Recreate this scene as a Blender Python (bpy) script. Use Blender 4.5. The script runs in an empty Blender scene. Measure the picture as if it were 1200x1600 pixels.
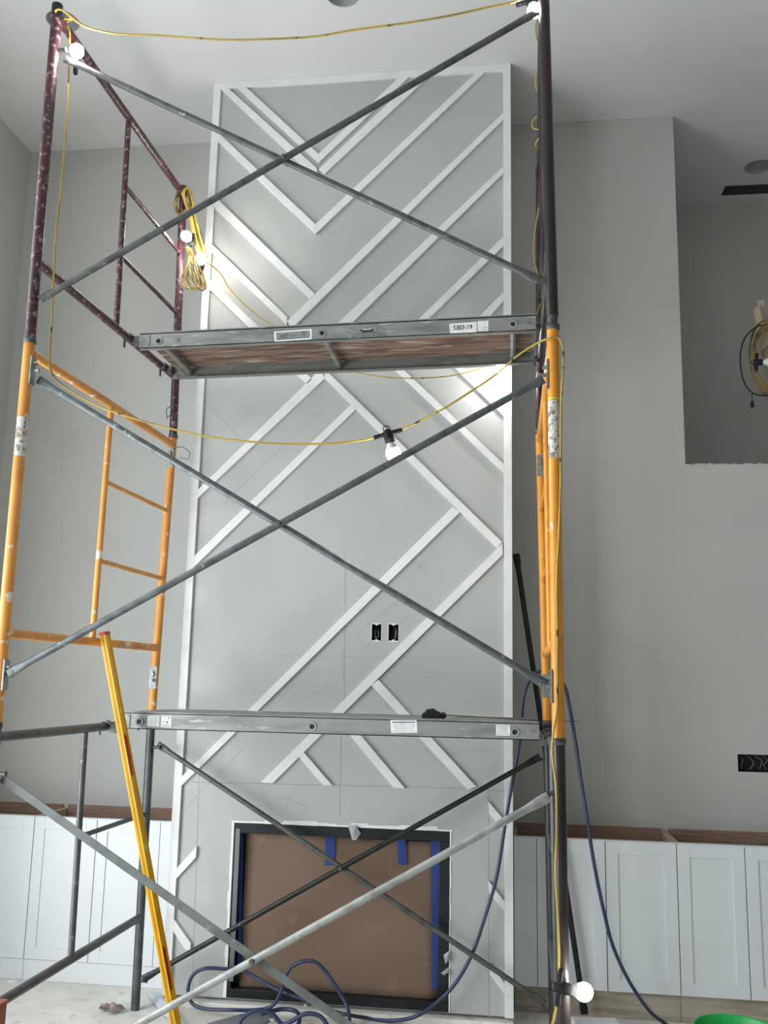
import bpy, math, random
from mathutils import Vector, Matrix
random.seed(7)
V = Vector
PI = math.pi

# ------------------------------------------------------------------ camera
FPX = 1478.1314
R_ = V((0.99105922963278, 0.1318147723724562, 0.02065112936568188))
U_ = V((0.0030847443345949598, -0.17737566874978478, 0.9841383827937801))
F_ = V((-0.13338698479263542, 0.9752757240493398, 0.17619640849905274))
EYE = V((1.9110846, -3.4545021, 1.6711666))
sc = bpy.context.scene
cam = bpy.data.cameras.new('camera')
cam.sensor_fit = 'VERTICAL'
cam.sensor_height = 36.0
cam.lens = 36.0 * FPX / 1600.0
cam.clip_start = 0.05
cam_o = bpy.data.objects.new('camera', cam)
m3 = Matrix((R_, U_, -F_)).transposed()
cam_o.matrix_world = Matrix.Translation(EYE) @ m3.to_4x4()
sc.collection.objects.link(cam_o)
sc.camera = cam_o
sc.view_settings.view_transform = 'Standard'
sc.view_settings.look = 'None'
sc.view_settings.gamma = 1.0
sc.view_settings.use_curve_mapping = False
sc.view_settings.exposure = 0.0

# ------------------------------------------------------------------ daylight
world = bpy.data.worlds.new('sky')
sc.world = world
world.use_nodes = True
world.node_tree.nodes['Background'].inputs[0].default_value = (0.80, 0.90, 1.0, 1)
world.node_tree.nodes['Background'].inputs[1].default_value = 0.4

def area(name, loc, aim, w, h, power, col):
    l = bpy.data.lights.new(name, 'AREA')
    l.shape = 'RECTANGLE'; l.size = w; l.size_y = h; l.energy = power; l.color = col
    o = bpy.data.objects.new(name, l)
    o.location = loc
    o.rotation_euler = (V(aim) - V(loc)).to_track_quat('-Z', 'Y').to_euler()
    sc.collection.objects.link(o)
    return o
DAY = (0.895, 0.955, 0.985)
# daylight through the tall windows behind the camera and the one in the left wall
area('daylight_rear_low', (0.9, -6.42, 1.5), (0.9, 0, 1.5), 3.6, 2.4, 13, DAY)
area('daylight_rear_high', (0.9, -6.42, 4.05), (0.9, 0, 4.05), 3.6, 1.6, 3, DAY)
area('daylight_left', (-1.33, -1.15, 1.3), (3, -1.15, 1.3), 3.2, 2.3, 190, DAY)
area('added_fill_left_high', (-1.33, -1.15, 3.9), (3, -1.15, 3.9), 3.0, 1.1, 52, DAY)  # added fill lamp, brightens the upper left recess and the ceiling

BULB = 180.0     # emission of the lit work-light bulbs

# ------------------------------------------------------------------ pixel rays -> world points
def ray(x, y): return F_ * FPX + R_ * (x - 600) - U_ * (y - 800)
def onz(x, y, z): d = ray(x, y); return EYE + d * ((z - EYE.z) / d.z)
def ony(x, y, Y): d = ray(x, y); return EYE + d * ((Y - EYE.y) / d.y)

# ------------------------------------------------------------------ materials
def lin(c):
    f = lambda v: v / 12.92 if v <= 0.04045 else ((v + 0.055) / 1.055) ** 2.4
    return (f(c[0] / 255), f(c[1] / 255), f(c[2] / 255), 1)
def mat(name, c, rough=0.6, metal=0.0, c2=None, scale=8.0, amt=(0.45, 0.65), bump=0.0, bscale=60.0, stretch=(1, 1, 1), c3=None, amt3=(0.62, 0.66), scale3=30.0, spec=0.5, emit=None, alpha=None):
    m = bpy.data.materials.new(name); m.use_nodes = True
    nt = m.node_tree; b = nt.nodes['Principled BSDF']
    b.inputs['Roughness'].default_value = rough
    b.inputs['Metallic'].default_value = metal
    b.inputs['Specular IOR Level'].default_value = spec
    b.inputs['Base Color'].default_value = lin(c)
    tc = nt.nodes.new('ShaderNodeTexCoord'); mp = nt.nodes.new('ShaderNodeMapping')
    nt.links.new(tc.outputs['Object'], mp.inputs['Vector']); mp.inputs['Scale'].default_value = stretch
    def layer(prev, col, sca, rng):
        n = nt.nodes.new('ShaderNodeTexNoise'); n.inputs['Scale'].default_value = sca; n.inputs['Detail'].default_value = 5
        nt.links.new(mp.outputs[0], n.inputs['Vector'])
        r = nt.nodes.new('ShaderNodeMapRange'); r.inputs['From Min'].default_value = rng[0]; r.inputs['From Max'].default_value = rng[1]
        nt.links.new(n.outputs['Fac'], r.inputs['Value'])
        x = nt.nodes.new('ShaderNodeMix'); x.data_type = 'RGBA'
        nt.links.new(r.outputs[0], x.inputs[0])
        if isinstance(prev, tuple): x.inputs[6].default_value = prev
        else: nt.links.new(prev, x.inputs[6])
        x.inputs[7].default_value = lin(col)
        return x.outputs[2]
    cur = lin(c)
    if c2: cur = layer(cur, c2, scale, amt)
    if c3: cur = layer(cur, c3, scale3, amt3)
    if c2 or c3: nt.links.new(cur, b.inputs['Base Color'])
    if bump:
        n = nt.nodes.new('ShaderNodeTexNoise'); n.inputs['Scale'].default_value = bscale; n.inputs['Detail'].default_value = 6
        nt.links.new(mp.outputs[0], n.inputs['Vector'])
        bp = nt.nodes.new('ShaderNodeBump'); bp.inputs['Strength'].default_value = bump; bp.inputs['Distance'].default_value = 0.01
        nt.links.new(n.outputs['Fac'], bp.inputs['Height']); nt.links.new(bp.outputs[0], b.inputs['Normal'])
    if emit:
        b.inputs['Emission Color'].default_value = (emit[0], emit[1], emit[2], 1)
        b.inputs['Emission Strength'].default_value = emit[3]
    if alpha is not None:
        b.inputs['Transmission Weight'].default_value = alpha
    return m
M = {}
M['wall'] = mat('wall_paint', (190, 190, 186), .75, c2=(185, 185, 181), scale=1.5, bump=.05, bscale=90)
M['ceiling'] = mat('ceiling_paint', (216, 216, 215), .85, c2=(213, 213, 212), scale=1.2, bump=.04, bscale=90)
M['floor'] = mat('dusty_floor', (222, 219, 212), .8, c2=(234, 232, 227), scale=4, c3=(192, 187, 178), scale3=14, amt3=(.57, .75), bump=.15, bscale=30)
M['panel'] = mat('grey_primed_panel', (179, 181, 178), .6, c2=(173, 175, 172), scale=2.2, bump=.03, bscale=50)
M['trim'] = mat('white_primed_wood', (228, 229, 228), .45, c2=(221, 222, 221), scale=9, c3=(196, 194, 190), scale3=55, amt3=(.69, .74))
M['cab'] = mat('white_cabinet_paint', (222, 226, 228), .35, c2=(219, 223, 225), scale=2)
M['ply'] = mat('brown_plywood', (152, 124, 106), .7, c2=(128, 102, 84), scale=10, stretch=(.6, 6, 12), c3=(150, 126, 106), scale3=22)
M['palewood'] = mat('pale_timber', (188, 170, 148), .7, c2=(170, 150, 126), scale=8, stretch=(1, 1, .15))
M['toewood'] = mat('raw_toe_board', (176, 166, 152), .75, c2=(150, 138, 122), scale=9, stretch=(.3, 1, 3))
M['yellow'] = mat('yellow_orange_paint', (226, 152, 52), .42, c2=(208, 134, 42), scale=6, c3=(214, 196, 168), scale3=22, amt3=(.67, .71), bump=.05)
M['yellowpale'] = mat('worn_yellow_orange_paint', (216, 150, 72), .5, c2=(198, 132, 60), scale=6, c3=(226, 214, 196), scale3=20, amt3=(.62, .68), bump=.05)
M['maroon'] = mat('splattered_maroon_paint', (70, 36, 44), .42, c2=(54, 30, 38), scale=9, c3=(146, 122, 128), scale3=46, amt3=(.55, .68), bump=.12)
M['shadedmaroon'] = mat('shaded_maroon_paint', (44, 28, 30), .35, c2=(32, 24, 26), scale=7, c3=(120, 100, 102), scale3=40, amt3=(.7, .75), bump=.08)  # maroon taken nearly to black, underexposure put into the colour
M['greypaint'] = mat('dark_grey_steel_paint', (84, 88, 90), .42, c2=(66, 68, 70), scale=8, c3=(140, 140, 138), scale3=40, amt3=(.66, .72), bump=.12, metal=.2)
M['brownsteel'] = mat('browned_steel_paint', (54, 51, 50), .38, c2=(42, 39, 38), scale=7, c3=(34, 46, 78), scale3=6, amt3=(.62, .66), bump=.1, metal=.3)
M['galv'] = mat('galvanised_steel', (98, 104, 105), .42, metal=.45, c2=(78, 84, 86), scale=22, c3=(164, 166, 162), scale3=30, amt3=(.64, .72), bump=.06)
M['platesteel'] = mat('zinc_plate', (150, 152, 148), .45, metal=.4, c2=(120, 122, 118), scale=30)
M['darkgalv'] = mat('dull_dark_steel', (92, 94, 92), .5, metal=.4, c2=(72, 74, 72), scale=18, c3=(140, 138, 132), scale3=34, amt3=(.66, .72), bump=.1)
M['anglesteel'] = mat('dull_angle_steel', (104, 108, 106), .6, metal=.2, c2=(88, 92, 90), scale=14, c3=(136, 138, 132), scale3=30, amt3=(.66, .74), bump=.08)
M['palesteel'] = mat('pale_dusty_steel', (158, 160, 156), .5, metal=.3, c2=(128, 130, 126), scale=16, bump=.06)
M['blacksteel'] = mat('black_steel', (34, 36, 36), .4, metal=.3, c2=(24, 25, 26), scale=10, c3=(110, 108, 100), scale3=40, amt3=(.68, .72))
M['alu'] = mat('weathered_aluminium', (150, 151, 148), .45, metal=.6, c2=(126, 128, 126), scale=12, stretch=(.4, 2, 2), c3=(178, 178, 174), scale3=24, amt3=(.6, .7), bump=.05)
M['alutop'] = mat('dusty_aluminium_deck', (158, 158, 154), .6, metal=.4, c2=(134, 134, 130), scale=16, bump=.1)
M['deckply'] = mat('weathered_plywood', (134, 112, 98), .8, c2=(96, 76, 64), scale=7, stretch=(.5, 4, 4), amt=(.42, .6), c3=(176, 158, 144), scale3=9, amt3=(.56, .66))
M['black'] = mat('black_rubber', (26, 27, 29), .65, c2=(36, 37, 39), scale=20, spec=.25)
M['cord'] = mat('yellow_cord', (184, 156, 66), .5, c2=(150, 126, 58), scale=7, c3=(40, 34, 24), scale3=20, amt3=(.62, .65), stretch=(1, 1, 1))
M['darkcord'] = mat('dark_stained_yellow_cord', (132, 108, 50), .5, c2=(70, 56, 34), scale=14)
M['hose'] = mat('blue_hose', (42, 54, 84), .42, c2=(52, 64, 92), scale=12)
M['level'] = mat('level_yellow', (232, 178, 30), .35, c2=(222, 164, 26), scale=8)
M['darkred'] = mat('dark_brown_red_plastic', (70, 40, 42), .5)
M['red'] = mat('dark_red_plastic', (176, 28, 50), .4)
M['vial'] = mat('green_vial', (206, 220, 90), .2, spec=.8)
M['label'] = mat('paper_label', (226, 230, 230), .5, c2=(208, 212, 212), scale=30)
M['wornlabel'] = mat('scratched_paper_label', (206, 206, 204), .6, c2=(150, 132, 108), scale=40, amt=(.5, .6), c3=(90, 90, 96), scale3=90, amt3=(.58, .62))
M['foil'] = mat('grey_foil_label', (150, 154, 152), .35, metal=.5, c2=(116, 120, 118), scale=40)
M['ink'] = mat('black_ink', (18, 18, 20), .6)
M['greyink'] = mat('faded_ink', (92, 96, 98), .6)
M['pencil'] = mat('pencil', (148, 147, 145), .8)
M['firemetal'] = mat('black_firebox_metal', (26, 30, 32), .35, metal=.3, c2=(34, 38, 40), scale=12)
M['steelstrip'] = mat('grey_steel_strip', (112, 114, 112), .4, metal=.5)
M['cardboard'] = mat('brown_cardboard', (122, 100, 85), .85, c2=(115, 94, 79), scale=3, c3=(126, 103, 88), scale3=8)
M['tape'] = mat('blue_masking_tape', (30, 62, 138), .6, c2=(26, 52, 120), scale=12)
M['caulk'] = mat('white_filler', (232, 233, 231), .7, bump=.3, bscale=60)
M['clear'] = mat('clear_plastic_film', (226, 232, 236), .15, spec=.8, bump=.5, bscale=40, alpha=.6)
M['bucket'] = mat('green_plastic', (28, 178, 86), .35, c2=(24, 166, 78), scale=5)
M['rust'] = mat('rust_red_board', (152, 84, 68), .7, c2=(132, 70, 56), scale=9)
M['paper'] = mat('crumpled_brown_paper', (150, 134, 122), .8, c2=(104, 88, 78), scale=30)
M['white'] = mat('white_board', (234, 235, 234), .6)
M['greyboard'] = mat('grey_tile', (128, 134, 136), .6)
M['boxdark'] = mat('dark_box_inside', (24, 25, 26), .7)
M['wire'] = mat('grey_wire', (120, 120, 114), .5)
M['candark'] = mat('can_inside', (160, 162, 160), .6, metal=.2)
M['lit'] = mat('lit_bulb_glass', (250, 250, 250), .4, emit=(1.0, .97, .93, BULB))
M['bulb'] = mat('frosted_bulb', (226, 228, 228), .3)
M['bulbbase'] = mat('white_bulb_base', (214, 214, 208), .4)

# ------------------------------------------------------------------ mesh builder
class MB:
    def __init__(s): s.v = []; s.f = []; s.sm = []; s.mi = []; s.cur = 0
    def add(s, vs, fs, smooth=False):
        b = len(s.v); s.v += [tuple(p) for p in vs]
        for f in fs:
            s.f.append([i + b for i in f]); s.sm.append(smooth); s.mi.append(s.cur)
        return s
    def box(s, a, b):
        x0, x1 = sorted((a[0], b[0])); y0, y1 = sorted((a[1], b[1])); z0, z1 = sorted((a[2], b[2]))
        vs = [(x0, y0, z0), (x1, y0, z0), (x1, y1, z0), (x0, y1, z0), (x0, y0, z1), (x1, y0, z1), (x1, y1, z1), (x0, y1, z1)]
        return s.add(vs, [(0, 3, 2, 1), (4, 5, 6, 7), (0, 1, 5, 4), (1, 2, 6, 5), (2, 3, 7, 6), (3, 0, 4, 7)])
    def obox(s, c, ax, ay, az):        # centre and three half-extent vectors
        c = V(c); vs = []
        for k in (-1, 1):
            for i, j in ((-1, -1), (1, -1), (1, 1), (-1, 1)): vs.append(c + V(ax) * i + V(ay) * j + V(az) * k)
        return s.add(vs, [(0, 3, 2, 1), (4, 5, 6, 7), (0, 1, 5, 4), (1, 2, 6, 5), (2, 3, 7, 6), (3, 0, 4, 7)])
    def prism(s, poly, off):
        n = len(poly); p = [V(q) for q in poly]; o = V(off)
        vs = p + [q + o for q in p]
        fs = [tuple(range(n)), tuple(reversed(range(n, 2 * n)))]
        fs += [(i, i + n, (i + 1) % n + n, (i + 1) % n) for i in range(n)]
        return s.add(vs, fs)
    def tube(s, pts, r, n=12, caps=True, closed=False):
        pts = [V(p) for p in pts]; m = len(pts)
        rr = r if isinstance(r, (list, tuple)) else [r] * m
        t0 = (pts[1] - pts[0]).normalized()
        a = t0.orthogonal().normalized(); rings = []
        for i in range(m):
            if closed: t = (pts[(i + 1) % m] - pts[i - 1])
            else: t = (pts[min(i + 1, m - 1)] - pts[max(i - 1, 0)])
            t = t.normalized() if t.length > 1e-9 else t0
            a = (a - t * a.dot(t)).normalized(); b = t.cross(a)
            q = rr[i]; ra, rb = q if isinstance(q, tuple) else (q, q)
            rings.append([pts[i] + a * (ra * math.cos(2 * PI * k / n)) + b * (rb * math.sin(2 * PI * k / n)) for k in range(n)])
        vs = [p for R in rings for p in R]; fs = []
        for i in range(m if closed else m - 1):
            j = (i + 1) % m
            for k in range(n): fs.append((i * n + k, i * n + (k + 1) % n, j * n + (k + 1) % n, j * n + k))
        s.add(vs, fs, True)
        if caps and not closed:
            s.add(rings[0], [tuple(reversed(range(n)))]); s.add(rings[-1], [tuple(range(n))])
        return s
    def lathe(s, prof, org, axis, n=20, smooth=True):
        ax = V(axis).normalized(); a = ax.orthogonal().normalized(); b = ax.cross(a); org = V(org)
        vs = []; m = len(prof)
        for r, h in prof:
            for k in range(n):
                t = 2 * PI * k / n; vs.append(org + ax * h + (a * math.cos(t) + b * math.sin(t)) * max(r, 1e-5))
        fs = [(i * n + k, i * n + (k + 1) % n, (i + 1) * n + (k + 1) % n, (i + 1) * n + k) for i in range(m - 1) for k in range(n)]
        return s.add(vs, fs, smooth)
    def build(s, name, mats, parent=None, bevel=0.0, **kw):
        me = bpy.data.meshes.new(name); me.from_pydata(s.v, [], s.f)
        if not isinstance(mats, (list, tuple)): mats = [mats]
        for mm in mats: me.materials.append(M[mm] if isinstance(mm, str) else mm)
        me.polygons.foreach_set('use_smooth', s.sm); me.polygons.foreach_set('material_index', s.mi)
        me.update()
        o = bpy.data.objects.new(name, me); sc.collection.objects.link(o)
        if parent: o.parent = parent
        if bevel:
            bv = o.modifiers.new('bevel', 'BEVEL'); bv.width = bevel; bv.segments = 2; bv.limit_method = 'ANGLE'
        for k, v in kw.items(): o[k] = v
        return o
def thing(name, label, category, group=None):
    o = bpy.data.objects.new(name, None); o.empty_display_size = .1; sc.collection.objects.link(o)
    o['label'] = label; o['category'] = category
    if group: o['group'] = group
    return o
def spline(pts, k=8, closed=False):
    P = [V(p) for p in pts]; n = len(P); out = []
    for i in range(n if closed else n - 1):
        g = (lambda j: P[j % n]) if closed else (lambda j: P[max(0, min(n - 1, j))])
        a, b, c, d = g(i - 1), g(i), g(i + 1), g(i + 2)
        for q in range(k):
            t = q / k
            out.append(.5 * ((2 * b) + (c - a) * t + (2 * a - 5 * b + 4 * c - d) * t * t + (3 * b - a - 3 * c + d) * t ** 3))
    if not closed: out.append(P[-1])
    return out
def text_mesh(name, txt, size, m, parent, mw, extrude=0.0003, bold=0.0, sx=1.0):
    cu = bpy.data.curves.new(name, 'FONT'); cu.body = txt; cu.size = size; cu.extrude = extrude; cu.offset = bold
    cu.align_x = 'CENTER'; cu.align_y = 'CENTER'
    t = bpy.data.objects.new('t', cu); sc.collection.objects.link(t)
    bpy.context.view_layer.update()
    me = bpy.data.meshes.new_from_object(t.evaluated_get(bpy.context.evaluated_depsgraph_get()))
    bpy.data.objects.remove(t); me.name = name; me.materials.clear(); me.materials.append(M[m])
    S = Matrix.Diagonal((sx, 1, 1, 1)); me.transform(mw @ S)
    o = bpy.data.objects.new(name, me); sc.collection.objects.link(o); o.parent = parent
    return o
def grid_plate(mb, u0, u1, w0, w1, holes, P, D):
    """plate with rectangular holes; P(u, w, depth) -> point; hole sides run back to depth D"""
    us = sorted({u0, u1, *[h[0] for h in holes], *[h[1] for h in holes]}); ws = sorted({w0, w1, *[h[2] for h in holes], *[h[3] for h in holes]})
    us = [u for u in us if u0 <= u <= u1]; ws = [w for w in ws if w0 <= w <= w1]
    inside = lambda u, w: any(h[0] < u < h[1] and h[2] < w < h[3] for h in holes)
    for i in range(len(us) - 1):
        for j in range(len(ws) - 1):
            a, b, c, d = us[i], us[i + 1], ws[j], ws[j + 1]
            if inside((a + b) / 2, (c + d) / 2): continue
            for dep in (0, D):
                mb.add([P(a, c, dep), P(b, c, dep), P(b, d, dep), P(a, d, dep)], [(0, 1, 2, 3)])
    rects = [(u0, u1, w0, w1)] + [tuple(h[:4]) for h in holes]
    for a, b, c, d in rects:
        a, b, c, d = max(a, u0), min(b, u1), max(c, w0), min(d, w1)
        for p, q in (((a, c), (b, c)), ((b, c), (b, d)), ((b, d), (a, d)), ((a, d), (a, c))):
            mb.add([P(*p, 0), P(*q, 0), P(*q, D), P(*p, D)], [(0, 1, 2, 3)])

# ================================================================== room
XL, XR, YB, YF, ZC = -1.418, 8.0, 2.245, -6.5, 5.271
LX, LZ, LY = 2.943, 2.982, 3.434            # loft opening: left jamb, sill, far wall
S = dict(kind='structure')
mb = MB(); mb.box((XL - .15, YF - .15, -.1), (XR + .15, YB + .15, 0)); mb.build('floor', 'floor', **S)
# ceiling with cut openings for recessed cans and a duct
CANR = .087
cans = [(1.028, .95), (-.569, .985), (3.63, 2.92)]
holes = [(x - .11, x + .11, y - .11, y + .11) for x, y in cans] + [(3.462, 3.83, 3.168, 3.305)]
mb = MB(); grid_plate(mb, XL - .15, XR + .15, YF - .15, LY + .15, holes, lambda u, w, d: (u, w, ZC + d), .012)
for x, y in cans:
    n = 32; inn = []; out = []
    for k in range(n):
        t = 2 * PI * k / n; c, s_ = math.cos(t), math.sin(t); q = .11 / max(abs(c), abs(s_))
        inn.append((x + CANR * c, y + CANR * s_, ZC)); out.append((x + q * c, y + q * s_, ZC))
    mb.add(inn + out, [(k, (k + 1) % n, (k + 1) % n + n, k + n) for k in range(n)])
mb.box((XL - .15, YF - .15, ZC + .16), (XR + .15, LY + .15, ZC + .2))
mb.build('ceiling', 'ceiling', **S)
for i, (x, y) in enumerate(cans):
    t = thing('recessed_light_can', ['empty round recessed light can cut off by the top edge of the photo', 'empty round recessed light can behind the top of the left scaffold post', 'empty round recessed light can in the ceiling above the loft opening'][i], 'ceiling light')
    t.location = (0, 0, 0)
    c = MB(); c.lathe([(CANR, 0), (CANR - .004, .01), (CANR - .006, .12), (.0, .125)], (x, y, ZC), (0, 0, 1), 32); c.build('can_housing', 'candark', t)
    c = MB(); c.lathe([(CANR - .001, .001), (CANR + .003, -.002), (CANR + .004, .0), (CANR, .004)], (x, y, ZC - .001), (0, 0, 1), 32); c.build('can_rim', 'candark', t)
t = thing('ceiling_duct_opening', 'dark rectangular air duct cut in the ceiling above the loft opening', 'vent')
c = MB(); x0, x1, y0, y1 = 3.464, 3.828, 3.170, 3.303
c.add([(x0, y0, ZC), (x1, y0, ZC), (x1, y1, ZC), (x0, y1, ZC), (x0, y0, ZC + .07), (x1, y0, ZC + .07), (x1, y1, ZC + .07), (x0, y1, ZC + .07)], [(0, 1, 5, 4), (1, 2, 6, 5), (2, 3, 7, 6), (3, 0, 4, 7), (4, 5, 6, 7)])
c.build('duct_liner', 'steelstrip', t)
c = MB(); c.box((x0, y0, ZC - .002), (x1, y0 + .008, ZC + .01)); c.box((x0, y1 - .008, ZC - .002), (x1, y1, ZC + .01)); c.build('duct_edge', 'darkgalv', t)

# left wall with its window, plus an added upper opening for the fill lamp
mb = MB(); grid_plate(mb, YF - .15, YB + .15, 0, ZC, [(-3.2, .4, .08, 2.8), (-3.2, .4, 3.3, 4.5)], lambda u, w, d: (XL - d, u, w), .12); mb.build('wall_left', 'wall', **S)
mb = MB(); mb.box((XR, YF - .15, 0), (XR + .12, LY + .15, ZC)); mb.build('wall_right', 'wall', **S)
mb = MB(); grid_plate(mb, XL - .15, XR + .15, 0, ZC, [(-.95, 2.75, .25, 2.75), (-.95, 2.75, 3.2, 4.9)], lambda u, w, d: (u, YF - d, w), .12); mb.build('wall_rear', 'wall', **S)
for n_, (a, b, c, d) in enumerate([(-.95, 2.75, .25, 2.75), (-.95, 2.75, 3.2, 4.9)]):
    mb = MB()
    for x in (a, a + (b - a) / 3, a + 2 * (b - a) / 3, b - .05): mb.box((x, YF - .09, c), (x + .05, YF - .03, d))
    mb.box((a, YF - .09, c), (b, YF - .03, c + .05)); mb.box((a, YF - .09, d - .05), (b, YF - .03, d))
    mb.build('window_%d' % (n_ + 1), 'trim', **S)
mb = MB()
for y in (-3.2, -1.43, .35): mb.box((XL - .09, y, .08), (XL - .03, y + .05, 2.8))
mb.box((XL - .09, -3.2, .08), (XL - .03, .4, .13)); mb.box((XL - .09, -3.2, 2.75), (XL - .03, .4, 2.8)); mb.build('window_3', 'trim', **S)
mb = MB()  # unseen frame of the upper opening, added to go with the fill lamp
for y in (-3.2, -1.43, .35): mb.box((XL - .09, y, 3.3), (XL - .03, y + .05, 4.5))
mb.box((XL - .09, -3.2, 3.3), (XL - .03, .4, 3.35)); mb.box((XL - .09, -3.2, 4.45), (XL - .03, .4, 4.5)); mb.build('window_4', 'trim', **S)
# back wall: recess wall, loft opening and long box hole on the right
OX0, OX1, OZ0, OZ1 = 3.169, 3.50, 1.214, 1.309
mb = MB(); grid_plate(mb, XL - .15, XR + .15, 0, ZC + .006, [(LX, 6.0, LZ, ZC + .006), (OX0, OX1, OZ0, OZ1)], lambda u, w, d: (u, YB + d, w), .13)
rr = random.Random(3)
x = LX
while x < 3.9:                                   # torn drywall paper along the sill
    w = rr.uniform(.015, .07); h = rr.uniform(.001, .008)
    mb.box((x, YB - .002, LZ - .001), (x + w, YB + .03, LZ + h)); x += w + rr.uniform(.0, .05)
mb.build('wall_back', 'wall', **S)
mb = MB(); mb.box((LX - .6, YB + .13, LZ - .2), (XR, LY, LZ - .02)); mb.build('floor_loft', 'floor', **S)
mb = MB(); mb.box((LX - .12, YB + .13, LZ - .2), (LX - .02, LY, ZC)); mb.build('wall_loft_side', 'wall', **S)
mb = MB(); mb.box((LX - .6, LY, LZ - .2), (XR, LY + .12, ZC)); mb.build('wall_loft', 'wall', **S)

# ================================================================== chimney breast
YT, YP = 1.6104, 1.629                           # face of trim, face of panel
CX0, CX1, CZ0 = .109, 1.9151, .051
FX0, FX1, FZ0, FZ1 = .449, 1.594, .054, .919     # fireplace hole
boxes = [(1.163, 1.215, 1.887, 1.974), (1.254, 1.308, 1.887, 1.974)]
mb = MB(); grid_plate(mb, CX0, CX1, CZ0, ZC, [(FX0, FX1, FZ0, FZ1)] + boxes, lambda u, w, d: (u, YP + d, w), .10)
mb.box((CX0, YP + .1, CZ0), (CX0 + .03, YB, ZC)); mb.box((CX1 - .03, YP + .1, CZ0), (CX1, YB, ZC))
mb.box((CX0, YP + .1, FZ1 + .02), (CX1, YB, FZ1 + .05))
chase = mb.build('wall_chimney', 'panel', **S)
mb = MB(); mb.box((CX0 - .01, YP - .035, 0), (CX1, YB, .034)); mb.build('trim_hearth', 'floor', bevel=.003, **S)
# pencil lines and board seams
mb = MB(); YS = YP - .0006
def mark(x0, y0, x1, y1, w=.0012):
    a, b = ony(x0, y0, YS), ony(x1, y1, YS); d = (b - a).normalized(); n = V((-d.z, 0, d.x)) * w
    mb.add([a - n, b - n, b + n, a + n], [(0, 1, 2, 3)])
for q in [(300, 1222, 740, 1232, .0016), (740, 1232, 792, 1237, .0016), (533, 1150, 531, 1275), (540, 860, 538, 1100), (425, 1024, 655, 1028, .0008), (763, 1232, 764, 1590, .0014), (312, 1190, 300, 1560, .001),
          (640, 925, 556, 990, .0008), (556, 990, 580, 1020, .0008), (320, 625, 374, 684, .0008), (505, 640, 345, 790, .0008), (380, 1170, 290, 1262, .0008), (500, 1080, 440, 1105, .0006),
          (648, 1152, 694, 1201, .0012), (495, 358, 520, 388, .0008), (440, 1090, 470, 1060, .0006), (536, 1020, 536, 1060, .0009), (650, 890, 665, 882, .001), (652, 893, 660, 880, .001), (655, 895, 668, 884, .0008),
          (640, 960, 625, 975, .0006), (660, 1050, 712, 1056, .0006), (658, 1058, 700, 1061, .0006), (600, 1094, 612, 1110, .0006), (612, 1090, 600, 1108, .0006), (440, 1245, 478, 1259, .0012), (478, 1259, 470, 1252, .0008),
          (450, 1240, 449, 1260, .0008), (420, 1252, 424, 1275, .0008), (700, 1178, 760, 1170, .0006)]: mark(*q)
mb.build('pencil_marks', 'pencil', chase)
# frame round the chevron panel and its slats
tn = [0]
def trim(quad):
    tn[0] += 1
    mb = MB(); mb.prism(quad, (0, YP - YT, 0)); return mb.build('trim_%d' % tn[0], 'trim', bevel=.0012, **S)
TW = .044; UI0, UI1, ZI = CX0 + TW, CX1 - TW, ZC - TW
def rect(a, b, c, d): return [(a, YT, c), (b, YT, c), (b, YT, d), (a, YT, d)]
trim(rect(CX0, UI0, CZ0, ZC - .001)); trim(rect(UI1, CX1, CZ0, ZC - .001)); trim(rect(UI0, UI1, ZI, ZC - .001))
def clipend(p, q, tag):                          # slide p along p-q onto an inner edge of the frame
    if tag is None: return p
    d = q - p
    if tag == 'L': t = (UI0 - p.x) / d.x
    elif tag == 'R': t = (UI1 - p.x) / d.x
    else: t = (ZI - p.z) / d.z
    return p + d * t
def slat(u0, u1, l0, l1, s=None, e=None):
    a, b, c, d = [ony(*q, YT) for q in (u0, u1, l0, l1)]
    A, B = clipend(a, b, s), clipend(b, a, e); C_, D_ = clipend(c, d, s), clipend(d, c, e)
    trim([C_, D_, B, A])
slat((382.5, 134), (497.5, 240), (368, 135), (497.5, 254), 'T')
slat((497.5, 240), (625, 119), (497.5, 254), (641, 118), None, 'T')
slat((354, 135), (495, 262.5), (343, 137), (497, 281), 'T')
slat((497.5, 264.5), (652, 118), (507.5, 271), (672, 117), None, 'T')
slat((339, 205), (493, 350), (338, 219), (493, 365), 'L')
slat((493, 350), (745, 112), (493, 365), (759, 111), None, 'T')
slat((448, 502), (784, 178), (456, 513), (785, 188), None, 'R')
slat((342, 313), (492, 459), (332, 322), (484, 467), 'L')
slat((330, 380), (449, 495), (328, 392), (448, 508), 'L')
slat((328, 437), (488, 592), (326, 451), (480, 601), 'L')
slat((501, 576), (310, 764), (507, 591), (308, 779), None, 'L')
slat((548, 632), (304, 868), (557, 638), (304, 885), None, 'L')
slat((516, 516), (784, 262), (540, 514), (785, 272), None, 'R')
slat((562, 513), (784, 722), (549, 514), (784, 736), None, 'R')
slat((632, 520), (785, 371), (646, 520), (785, 386), None, 'R')
slat((694, 545), (784, 630), (680, 545), (784, 647), None, 'R')
slat((725, 518), (785, 458), (743, 518), (785, 472), None, 'R')
slat((506, 575), (785, 847), (507, 591), (777, 857), None, None)
slat((785, 849), (407, 1222.5), (786, 866), (426, 1224))
slat((707, 792), (279, 1218), (720, 799), (279, 1232), None, 'L')
slat((591, 1062), (744, 1229), (580, 1071), (731, 1234))
slat((537, 1117), (633, 1232), (524, 1122), (615, 1231))
slat((474, 1175), (519, 1227), (466, 1182), (505, 1227))
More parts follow.
